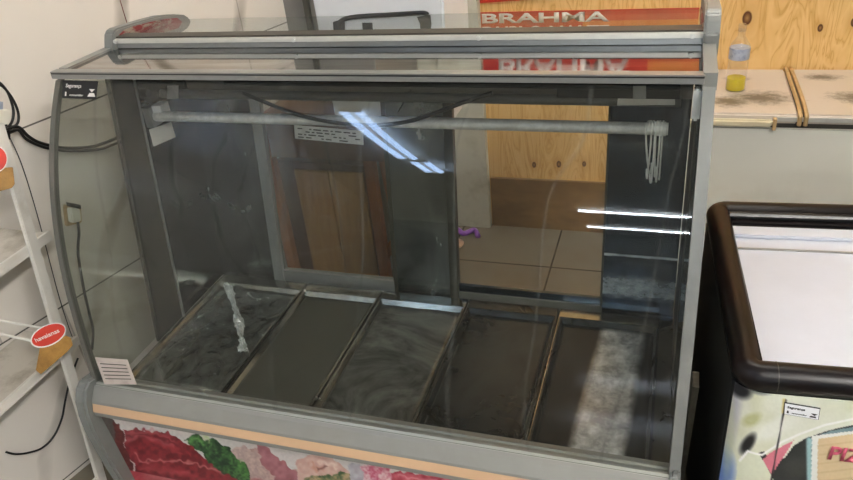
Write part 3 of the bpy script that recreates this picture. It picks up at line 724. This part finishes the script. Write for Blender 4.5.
# wire coil wound round the pipe's end
co = [(1.318+.0024*k/8, YR+.0155*math.cos(k*math.pi/4), 1.048+.0155*math.sin(k*math.pi/4)) for k in range(64)]
MB().tube(co, .0014, 6).build('wire_coil', 'chrome', case, True)

# ------------------------------------------------------------------ table, crate and foam box behind the case
tb = thing('wooden_table', 'brown wooden table behind the left opening of the display case', 'table', (.27, 1.0, 0))
MB().box(-.045, .60, .80, 1.02, .775, .815).build('tabletop', 'brown_wood', tb, bevel=.004)
MB().box(-.035, .58, .815, .84, .67, .775).build('apron', 'brown_wood', tb)
for x, y in ((-.04, .81), (.335, .845), (-.03, .975), (.56, .975)):
    MB().box(x, x+.035, y, y+.035, 0, .775).build('leg', 'orange_wood', tb)
MB().slab([(.385, .86, .68), (.41, .86, .68), (.455, .86, .10), (.43, .86, .10)], (0, .02, 0)).build('brace', 'orange_wood', tb)
MB().slab([(.37, .865, .30), (.37, .865, .24), (.50, .865, .42), (.50, .865, .48)], (0, .02, 0)).build('brace', 'orange_wood', tb)
cr = thing('wooden_cabinet', 'light brown wooden cupboard standing under the brown table', 'cupboard', (.25, 1.0, 0))
MB().box(-.035, .325, .87, .97, .0, .625).build('carcass', 'brown_wood', cr)
MB().box(.045, .18, .858, .87, .12, .60).build('door', 'box_wood', cr, bevel=.002)
MB().box(.184, .32, .858, .87, .12, .60).build('door', 'box_wood', cr, bevel=.002)
MB().box(-.04, .325, .85, .87, .07, .11).build('plinth', 'brown_wood', cr)
bx = thing('foam_box', 'white foam box with black carrying straps on the brown table', 'box', (.45, 1.0, .815))
BF = .80; A = hit(318, 0, 1, BF); 
xl, xr = hit(321, 34, 1, BF)[0], hit(443, 34, 1, BF)[0]
MB().slab([(xl, BF, .815), (xr, BF, .815), (xr+.012, BF, 1.36), (xl-.014, BF, 1.36)], (0, .28, 0)).build('box_body', 'foam', bx, bevel=.006)
def onbox(px, py, off=.006): return hit(px, py, 1, BF-off)
pts = [onbox(*p) for p in ((339,44),(338,36),(338,28),(340,22),(348,18),(365,16),(385,15),(410,13.5),(424,13),(428,15))]
MB().tube(catmull(pts, 4), [.007]*37, 8).build('strap', 'black_matte', bx, True)
MB().slab([onbox(*p) for p in ((333,22),(344,19),(345,40),(334,40))], (0, .004, 0)).build('strap_end', 'black_matte', bx)
MB().slab([onbox(*p) for p in ((417,17),(430,15),(431,24),(430,40),(421,40),(420,24))], (0, .004, 0)).build('strap_end', 'black_matte', bx)
MB().slab([onbox(*p) for p in ((362,23),(372,23),(372.5,31),(363,31.5))], (0, .004, 0)).build('latch', 'black_matte', bx)
MB().slab([onbox(*p) for p in ((362,33),(372,33),(372,34.5),(362,34.5))], (0, .004, 0)).build('latch', 'black_matte', bx)

# ------------------------------------------------------------------ red beer banners on the plywood wall
YB = 1.594
def banner(z0, z1, x0, x1, label, rows, stripe=None):
    t = thing('beer_banner', label, 'banner', ((x0+x1)/2, YB, z0))
    MB().box(x0, x1, YB, YB+.004, z0, z1).build('sheet', 'banner_red', t)
    if stripe: MB().box(stripe[0], stripe[1], YB-.0015, YB, stripe[2], stripe[3]).build('stripe', 'banner_glare', t)  # orange band paints lamp glare onto the banner
    for (body, xa, w, zb, h) in rows:
        writing('lettering', body, (xa, YB-.002, zb), (1, 0, 0), (0, 0, 1), h, 'white_ink', t, w, .03, .0008)
    return t
banner(.80, .976, .594, 1.42, 'red BRAHMA banner low on the plywood wall just behind the case top', [('BRAHMA', .600, .50, .934, .036), ('DUPLO MALTE', .600, .50, .868, .050)], (1.0, 1.42, .905, .935))
banner(1.70, 1.90, .594, 1.56, 'upper red BRAHMA banner on the plywood wall, mirrored in the polished top', [('BRAHMA', .66, .52, 1.715, .07), ('DUPLO MALTE', .66, .52, 1.81, .05)], (1.25, 1.5, 1.72, 1.76))
tag(MB().slab([(.594, YB, 1.012), (.94, YB, 1.028), (.94, YB, 1.045), (.594, YB, 1.035)], (0, .004, 0)).build('red_ribbon', 'banner_red'), 'narrow red ribbon on the plywood wall above the lower banner', 'ribbon')

# ------------------------------------------------------------------ white chest freezer at the back
cf = thing('chest_freezer', 'white chest freezer with two grimy lids against the plywood wall', 'freezer', (1.9, 1.35, 0))
FX0, FX1, FY0, FY1 = 1.30, 2.55, 1.135, 1.59
MB().box(FX0, FX1, FY0, FY1, .04, .705).build('freezer_body', 'freezer_white', cf, bevel=.01)
for x in (FX0+.05, FX1-.05):
    for y in (FY0+.05, FY1-.05): MB().box(x-.02, x+.02, y-.02, y+.02, 0, .05).build('foot', 'black', cf)
XS2 = 1.748
for x0, x1 in ((FX0, XS2-.012), (XS2+.012, FX1)):
    MB().box(x0, x1, FY0-.005, FY1, .716, .748).build('lid', 'lid', cf, bevel=.006, seg=3)
MB().box(FX0+.01, FX1-.01, FY0+.004, FY1-.01, .700, .722).build('lid_gasket', 'gasket', cf)
for dx in (-.009, .009):
    MB().tube(catmull([(XS2+dx, FY1-.005, .752), (XS2+dx+.002, FY0+.15, .753), (XS2+dx, FY0+.0, .751), (XS2+dx, FY0-.012, .735), (XS2+dx, FY0-.012, .715)], 5), .007, 8).build('hinge_strip', 'tan', cf, True)
hx = hit(773, 118, 1, FY0)[0]
MB().box(FX0, hx, FY0-.022, FY0-.004, .708, .733).build('lid_handle', 'cream', cf, bevel=.006, seg=3)
MB().box(hx, hx+.01, FY0-.024, FY0-.004, .700, .738).build('handle_end', 'tan', cf)
MB().box(hx+.01, FX1, FY0-.010, FY0-.004, .726, .740).build('lid_trim', 'alu_light', cf)

bo = thing('dispenser_bottle', 'clear plastic bottle with a pale label and yellow liquid on the freezer lid', 'bottle', (1.556, 1.36, .748))
BC = (1.556, 1.36, .7485)
MB().lathe([(.004,0),(.030,0),(.033,.006),(.033,.150),(.031,.160),(.014,.185),(.012,.190),(.012,.212),(.0,.212)][1:-1], BC, 24).build('bottle_body', 'clear', bo, 'auto')
MB().lathe([(.026,.002),(.0305,.005),(.0305,.045),(.026,.047)], BC, 24).build('liquid', 'liquid', bo, 'auto')
MB().lathe([(.0335,.112),(.0337,.113),(.0337,.150),(.0335,.151)], BC, 24).build('bottle_label', 'label_blue', bo, 'auto')
MB().lathe([(.0135,.205),(.014,.207),(.014,.226),(.011,.229),(.004,.230)], BC, 16).build('cap', 'clear', bo, 'auto')
tag(MB().tube([(1.527, 1.262, .7635), (1.535, 1.266, .7635)], .012, 10).build('yellow_sponge', 'liquid'), 'small yellow sponge on the freezer lid beside the bottle', 'sponge') if False else None

# ------------------------------------------------------------------ island freezer with black bumper at right front
isl = thing('island_freezer', 'low freezer with thick black bumper, white lid and pizza printed front', 'freezer', (1.85, .06, 0))
IX0, IX1, IY0, IY1 = 1.479, 2.38, -.247, .405
PIV = np.array([1.507, -.221, 0]); IANG = math.radians(3.55)       # the freezer stands slightly turned
RZ = np.array([[math.cos(IANG), -math.sin(IANG), 0], [math.sin(IANG), math.cos(IANG), 0], [0, 0, 1]])
CAM_, R_ = CAM, R
CAM = RZ.T @ (CAM-PIV)+PIV; R = RZ.T @ R
MB().box(IX0+.006, IX1-.02, IY0+.034, IY1-.02, .05, .765).build('freezer_body', 'dark_side', isl, bevel=.01)
MB().box(IX0+.05, IX1-.05, IY0+.05, IY1-.05, 0, .05).build('plinth', 'black', isl)
def rr(x0, x1, y0, y1, r, z, n=6):
    P = []
    for cx_, cy_, a0 in ((x1-r, y1-r, 0), (x0+r, y1-r, 90), (x0+r, y0+r, 180), (x1-r, y0+r, 270)):
        for k in range(n+1):
            a = math.radians(a0+90*k/n); P.append((cx_+r*math.cos(a), cy_+r*math.sin(a), z))
    return P
MB().tube(rr(IX0+.028, IX1-.028, IY0+.026, IY1-.03, .02, .786), .027, 16, True).build('bumper', 'bumper_black', isl, True)
MB().box(IX0+.05, IX1-.05, IY1-.095, IY1-.03, .765, .792).build('rear_ledge', 'bumper_black', isl, bevel=.006)
MB().tube([(IX0+.05, IY1-.066, .798), (IX1-.05, IY1-.066, .798)], .010, 10).build('rear_rail', 'black', isl, 'auto')
MB().box(IX0+.045, IX1-.05, IY0+.045, IY1-.09, .765, .779).build('lid', 'ice_white', isl, bevel=.003)
MB().box(IX0+.050, IX1-.05, IY1-.140, IY1-.096, .779, .788).build('lid_lip', 'ice_white', isl, bevel=.003)
MB().box(IX0+.050, IX1-.05, IY1-.190, IY1-.186, .779, .783).build('lid_ridge', 'alu', isl)
p = hit(762, 370, 1, IY0-.003)
mb = MB().tube([(p[0]+.030, IY0+.026, .786), (p[0]+.0315, IY0+.026, .786)], .0274, 20); mb.build('bumper_seam', 'gasket', isl, 'auto')

def paint_pizza(x, y, P):
    C_ = np.zeros((len(x), 3)); n1 = vnoise(x, y, 6, 11); n2 = vnoise(x, y, 2, 12); n3 = vnoise(x, y, 14, 13)
    k = np.clip((n3-.35)*1.6, 0, 1)[:, None]; C_[:] = np.array((228, 230, 214))*(1-k)+np.array((216, 218, 190))*k
    def put(poly, c, f=1.0, w=(x, y)):
        m = inpoly(w[0], w[1], poly); C_[m] = C_[m]*(1-f)+np.array(c)*f
    def soft(cx_, cy_, rx, ry, ang, c, f=1.0, pw=1.0):
        a = math.radians(ang); u = ((x-cx_)*math.cos(a)+(y-cy_)*math.sin(a))/rx; v = (-(x-cx_)*math.sin(a)+(y-cy_)*math.cos(a))/ry
        k = (np.clip(1.15-np.hypot(u, v), 0, 1)**pw*f*1.6).clip(0, f)[:, None]; C_[:] = C_*(1-k)+np.array(c)*k
    def line(pts, w, c, s=1.0):
        k = (np.clip(nearline(x, y, pts, w)*1.6, 0, 1)*s)[:, None]; C_[:] = C_*(1-k)+np.array(c)*k
    soft(727, 430, 12, 60, 12, (176, 175, 190), .95); soft(724, 475, 13, 24, 0, (104, 136, 196), 1)
    soft(730, 440, 6, 46, 4, (200, 206, 170), .6)
    soft(742, 396, 12, 9, -20, (30, 32, 38), 1); soft(760, 391, 16, 5, 0, (96, 98, 100), .8)
    soft(752, 421, 12, 6, -35, (184, 186, 120), .7); soft(775, 428, 26, 10, -25, (236, 238, 228), .8)
    soft(748, 445, 14, 5.5, -58, (26, 28, 32), 1)
    put([(785,458),(793,446),(806,438),(830,430),(853,425),(1100,390),(1100,520),(853,480),(812,480),(770,560),(772,480),(764,462)], (36, 40, 42))
    soft(795, 468, 14, 12, 0, (58, 62, 58), .7)
    put([(808,440),(830,431),(853,427),(1100,400),(1100,470),(814,452)], (120, 146, 152)); line([(809,440),(810,500)], 4, (170, 210, 214), .9)
    put([(812,436),(853,431),(1100,400),(1100,640),(808,640)], (238, 238, 232)); put([(818,439),(853,434),(1100,404),(1100,640),(815,640)], (222, 198, 158))
    for k in range(5): line([(818, 446+k*9), (1100, 412+k*9)], 1.2, (206, 180, 138), .6)
    put([(762,458),(775,450),(794,440),(788,450),(776,468),(772,476)], (212, 122, 138))
    put([(758,453),(764,451),(767,456),(762,460)], (36, 36, 40))
    put([(738,464),(748,454),(757,450),(774,480),(790,560),(730,560)], (224, 228, 204))
    line([(740,463),(748,452),(762,455),(782,442),(800,434),(825,425),(853,419),(1000,395)], 1.5, (250, 250, 246), 1)
    line([(786,400),(780,432),(771,482),(764,520)], 1.2, (22, 22, 26), .95); line([(784,400),(783,412)], 2.2, (214, 196, 120), .8)
    far = x > 900; C_[far] = C_[far]*.6+np.array((206, 180, 120))*.4
    return C_+(n2[:, None]-.5)*6
PT, PBt = (IY0+.004, .765), (IY0+.022, .10)
def bend(P):
    P = P.copy(); d = np.clip((IX0+.06)-P[:, 0], 0, None); P[:, 1] += d*d*9; return P
art = art_grid('printed_front_panel', 'print_pizza', isl, IX0+.008, IX0+.46, PT, PBt, .0019, paint_pizza, bend); art['label'] = 'printed vinyl with pizza sign, cream and black swirls'
def onart(px, py, off=.002):
    n = np.cross([1, 0, 0], [0, PT[0]-PBt[0], PT[1]-PBt[1]]); n = n/np.linalg.norm(n); return hitp(px, py, (0, PT[0]-off, PT[1]), n)
A = [onart(*p) for p in ((784.5,402.5),(820.5,408.5),(818.5,420),(783.5,414))]
st = part_label(MB().slab(A, (0, .0015, 0)).build('safety_sticker', 'black_ink', isl), 'small white safety sticker with a black border')
ux = Vector(A[1])-Vector(A[0]); uy = Vector(A[0])-Vector(A[3])
tri(A, [(.02,.05),(.98,.05),(.98,.95),(.02,.95)], 'foam', st, 'sticker_field')
def q2(u, v): return q(A, u, v)-Vector((0, .0012, 0))
writing('sticker_text', 'Segurança', q2(.08, .62), ux, uy, uy.length*.18, 'black_ink', st, ux.length*.5, .02)
writing('sticker_text', 'consumidor', q2(.22, .2), ux, uy, uy.length*.11, 'black_ink', st, ux.length*.42, .01)
P = [q2(u, v) for u, v in ((.76,.5),(.94,.5),(.86,.34))]; MB().slab(P, (0, -.0004, 0)).build('sticker_mark', 'black_ink', st)
P = [q2(u, v) for u, v in ((.72,.16),(.92,.16),(.90,.28),(.76,.28))]; MB().slab(P, (0, -.0004, 0)).build('sticker_mark', 'black_ink', st)
P = [q2(u, v) for u, v in ((.08,.18),(.14,.18),(.13,.4),(.09,.4))]; MB().slab(P, (0, -.0004, 0)).build('sticker_mark', 'black_ink', st)
A0, A1 = onart(827.5, 458.5, .0025), onart(853, 462, .0025); ux = Vector(A1)-Vector(A0); A2 = onart(827.5, 446, .0025)
writing('sign_text', 'PIZZA', A0, ux, Vector(A2)-Vector(A0), (Vector(A2)-Vector(A0)).length, 'pink_ink', isl, .105, .03)

CAM, R = CAM_, R_
_p = RZ @ (np.array(isl.location)-PIV)+PIV; isl.location = tuple(_p); isl.rotation_euler = (0, 0, IANG)
# slat leaning in the gap between case and freezer
tag(MB().slab([(1.428, .08, .0), (1.428, .12, .0), (1.428, -.03, .62), (1.428, -.08, .62)], (.013, 0, 0)).build('wooden_batten', 'beige_wood'), 'grimy beige batten in the gap between display case and black bumper freezer', 'batten')

# ------------------------------------------------------------------ white rack at the left with its tags
rk = thing('display_rack', 'white metal display rack with dusty shelves at the left edge', 'rack', (-.3, -.4, 0))
RX = -.13
def post(px0, px1, w, x=RX):
    a, b = hit(*px0, 0, x), hit(*px1, 0, x); d = (b-a)/np.linalg.norm(b-a); b = b+d*((.0-b[2])/d[2]); a = a-d*.06
    return MB().slab([a+np.array([0, -w/2, 0]), a+np.array([0, w/2, 0]), b+np.array([0, w/2, 0]), b+np.array([0, -w/2, 0])], (-.012, 0, 0)), a, b
mb, a, b = post((7, 150), (103, 480), .030); mb.build('upright_post', 'rack_white', rk, bevel=.002)
rk_b = b
MB().slab([(-.13, -.50, 1.10), (-.13, -.47, 1.10), (-.13, -.60, 0), (-.13, -.63, 0)], (-.012, 0, 0)).build('upright_post', 'rack_white', rk, bevel=.002)
for (P1, P0) in (((50, 233), (0, 266)), ((80, 343), (0, 398))):
    a, b = hit(*P1, 0, RX-.013), hit(*P0, 0, RX-.013); z = (a[2]+b[2])/2
    MB().box(-.325, RX-.013, -.62, a[1], z-.018, z).build('shelf', 'rack_shelf', rk, bevel=.002)
    MB().box(RX-.020, RX-.0125, -.62, a[1], z-.022, z+.004).build('shelf_edge', 'rack_white', rk)
for z in (.10, .14):
    MB().tube([(RX-.006, -.63, z+.06), (RX-.006, -.23, z)], .0035, 8).build('wire_rail', 'rack_white', rk, 'auto')
def prong(px0, px1, x0, x1):
    a, b = hit(*px0, 0, x0), hit(*px1, 0, x1); MB().tube([a, b], .0035, 8).build('price_prong', 'rack_white', rk, 'auto')
prong((-14, 318), (42, 328), -.16, -.105); prong((-14, 331), (38, 342), -.16, -.105)

def oval(cx_, cy_, a, b, ang, n=28):
    t = math.radians(ang); return [(cx_+a*math.cos(u)*math.cos(t)-b*math.sin(u)*math.sin(t), cy_+a*math.cos(u)*math.sin(t)+b*math.sin(u)*math.cos(t)) for u in [2*math.pi*k/n for k in range(n)]]
# tags face the shop floor
TN = np.array([.55, -.78, .30]); TN /= np.linalg.norm(TN)
def hang_tag(ov, card, c0, label, text=None):
    t = thing('price_tag', label, 'tag', tuple(c0))
    f = lambda p, off: hitp(p[0], p[1], c0+TN*off, TN)
    MB().slab([f(p, 0) for p in card], TN*.003).build('card', 'tag_gold', t, bevel=.001)
    MB().slab([f(p, .0035) for p in oval(*ov)], TN*.003).build('oval_rim', 'white_ink', t)
    MB().slab([f(p, .0068) for p in oval(ov[0], ov[1], ov[2]-1.3, ov[3]-1.2, ov[4])], TN*.0012).build('oval_plate', 'tag_red', t)
    if text:
        th = math.radians(ov[4]); dx, dy = math.cos(th), math.sin(th)
        s = f((ov[0]-dx*12.5-(-dy)*2.2*1, ov[1]-dy*12.5+dx*2.2), .0085); e = f((ov[0]+dx*12.5, ov[1]+dy*12.5+2.2), .0085); up = f((ov[0]-dx*12.5+dy*2.4, ov[1]-dy*12.5-dx*2.4), .0085)
        writing('tag_text', text, s, e-s, up-s, np.linalg.norm(up-s)*1.0, 'white_ink', t, np.linalg.norm(e-s), .01, .0006)
    return t
c0 = hit(48, 340, 0, -.075)
hang_tag((48.5, 335, 19, 10.5, -25), [(40,347),(52,344),(66,335),(71,338),(73,345),(67,352),(41,374),(36,370)], c0, 'red oval havaianas tag with golden card halfway down the rack post', 'havaianas')
c1 = hit(2, 168, 0, -.080)
hang_tag((-6, 159, 14, 14, -20), [(-10,176),(-4,172),(0,168),(13,167),(15,184),(12,188),(-10,194)], c1, 'red oval tag with golden card at the top of the rack post')

# power strip and cable tangle on the left
ps = thing('power_strip', 'white power strip with black plugs at the far left above the rack', 'power strip', tuple(hit(2, 115, 0, -.20)))
A = [hit(x, y, 0, -.20) for x, y in ((-40, 112), (12, 109), (12, 125), (-40, 130))]
MB().slab(A, (-.035, 0, 0)).build('strip_body', 'socket', ps, bevel=.004)
A = [hit(x, y, 0, -.197) for x, y in ((-6, 128), (10, 124), (12, 138), (8, 144), (-6, 146))]
MB().slab(A, (-.03, 0, 0)).build('plug', 'black', ps, bevel=.004)
A = [hit(x, y, 0, -.21) for x, y in ((-6, 100), (3, 102), (3, 111), (-6, 111))]
MB().slab(A, (-.02, 0, 0)).build('switch', 'label_blue', ps)
def wallcable(P, r, name, label, cat, off=.012):
    return tag(MB().tube(catmull([onwall(x, y, off) for x, y in P], 6), r, 8).build(name, 'cable', None, True), label, cat)
def freecable(P, r, label, x=-.30):
    return tag(MB().tube(catmull([hit(px, py, 0, x) for px, py in P], 6), r, 8).build('power_cable', 'cable', None, True), label, 'cable')
freecable([(-8,80),(0,83),(8,93),(13,108),(13,118),(10,125),(3,131),(-5,133)], .0032, 'black cable looping down over the white power strip', -.192)
freecable([(-8,84),(2,86),(12,98),(18,112),(18,122),(13,127),(4,130),(-5,131)], .0032, 'outer black cable looping beside the white power strip', -.188)
wallcable([(4,131),(12,127),(20,128),(28,136),(38,142),(52,146),(66,148),(90,147),(104,143),(119,137)], .0045, 'power_cable', 'thick black cable sagging along the tiled wall behind the case glass', 'cable')
wallcable([(8,132),(18,130),(26,139),(38,145),(52,149),(75,151),(100,149),(112,145),(121,142)], .004, 'power_cable', 'lower black cable of the pair sagging along the tiled wall', 'cable', .022)
wallcable([(10,138),(20,160),(30,190),(42,232),(60,300),(75,345)], .0012, 'thin_cord', 'very thin dark cord slanting down the tiled wall from the plugs', 'cord')
wallcable([(6,452),(15,454),(27,453),(42,448),(54,436),(62,418),(65,402),(70,380),(78,358)], .003, 'power_cable', 'black cable drooping on the wall below the lower rack shelf', 'cable')
sk = thing('wall_socket', 'ivory wall socket with a grey plug on the tiled wall', 'socket', tuple(onwall(70, 213)))
A = [onwall(x, y, .001) for x, y in ((62,204),(79,207),(80,222),(64,226))]; MB().slab(A, WN*.012).build('socket_plate', 'tan', sk, bevel=.003)
A = [onwall(x, y, .013) for x, y in ((66,207),(76,208),(77,220),(68,222))]; MB().slab(A, WN*.022).build('plug', 'socket', sk, bevel=.003)
A = [onwall(x, y, .014) for x, y in ((66,202),(77,204),(77,208),(67,206))]; MB().slab(A, WN*.018).build('plug_top', 'black', sk)
wallcable([(77,219),(79,232),(78,250),(80,268),(84,290),(89,312),(93,330),(92,350)], .0038, 'power_cable', 'black cord hanging down from the ivory wall socket', 'cable', .028)
tag(MB().tube([onwall(118, -60, .01), onwall(120, 0, .01), onwall(127, 23, .01)], .0011, 6).build('red_thread', 'thread', None, True), 'thin dark red thread hanging down the tiled wall above the case corner', 'thread')

# litter seen through the case on the floor
lt = tag(MB().tube(catmull([(.42, 1.45, .012), (.45, 1.50, .014), (.49, 1.47, .012), (.53, 1.51, .012), (.56, 1.46, .01)], 4), [.012]*17, 8).build('purple_wrapper', 'purple', None, True), 'small purple wrapper on the floor by the white column', 'wrapper')
tag(MB().lathe([(.012, .0), (.04, .004), (.045, .012), (.02, .024), (.006, .028)], (.47, 1.38, 0), 14).build('crumpled_bag', 'peach', None, True), 'crumpled peach plastic bag on the floor beside the purple wrapper', 'bag')
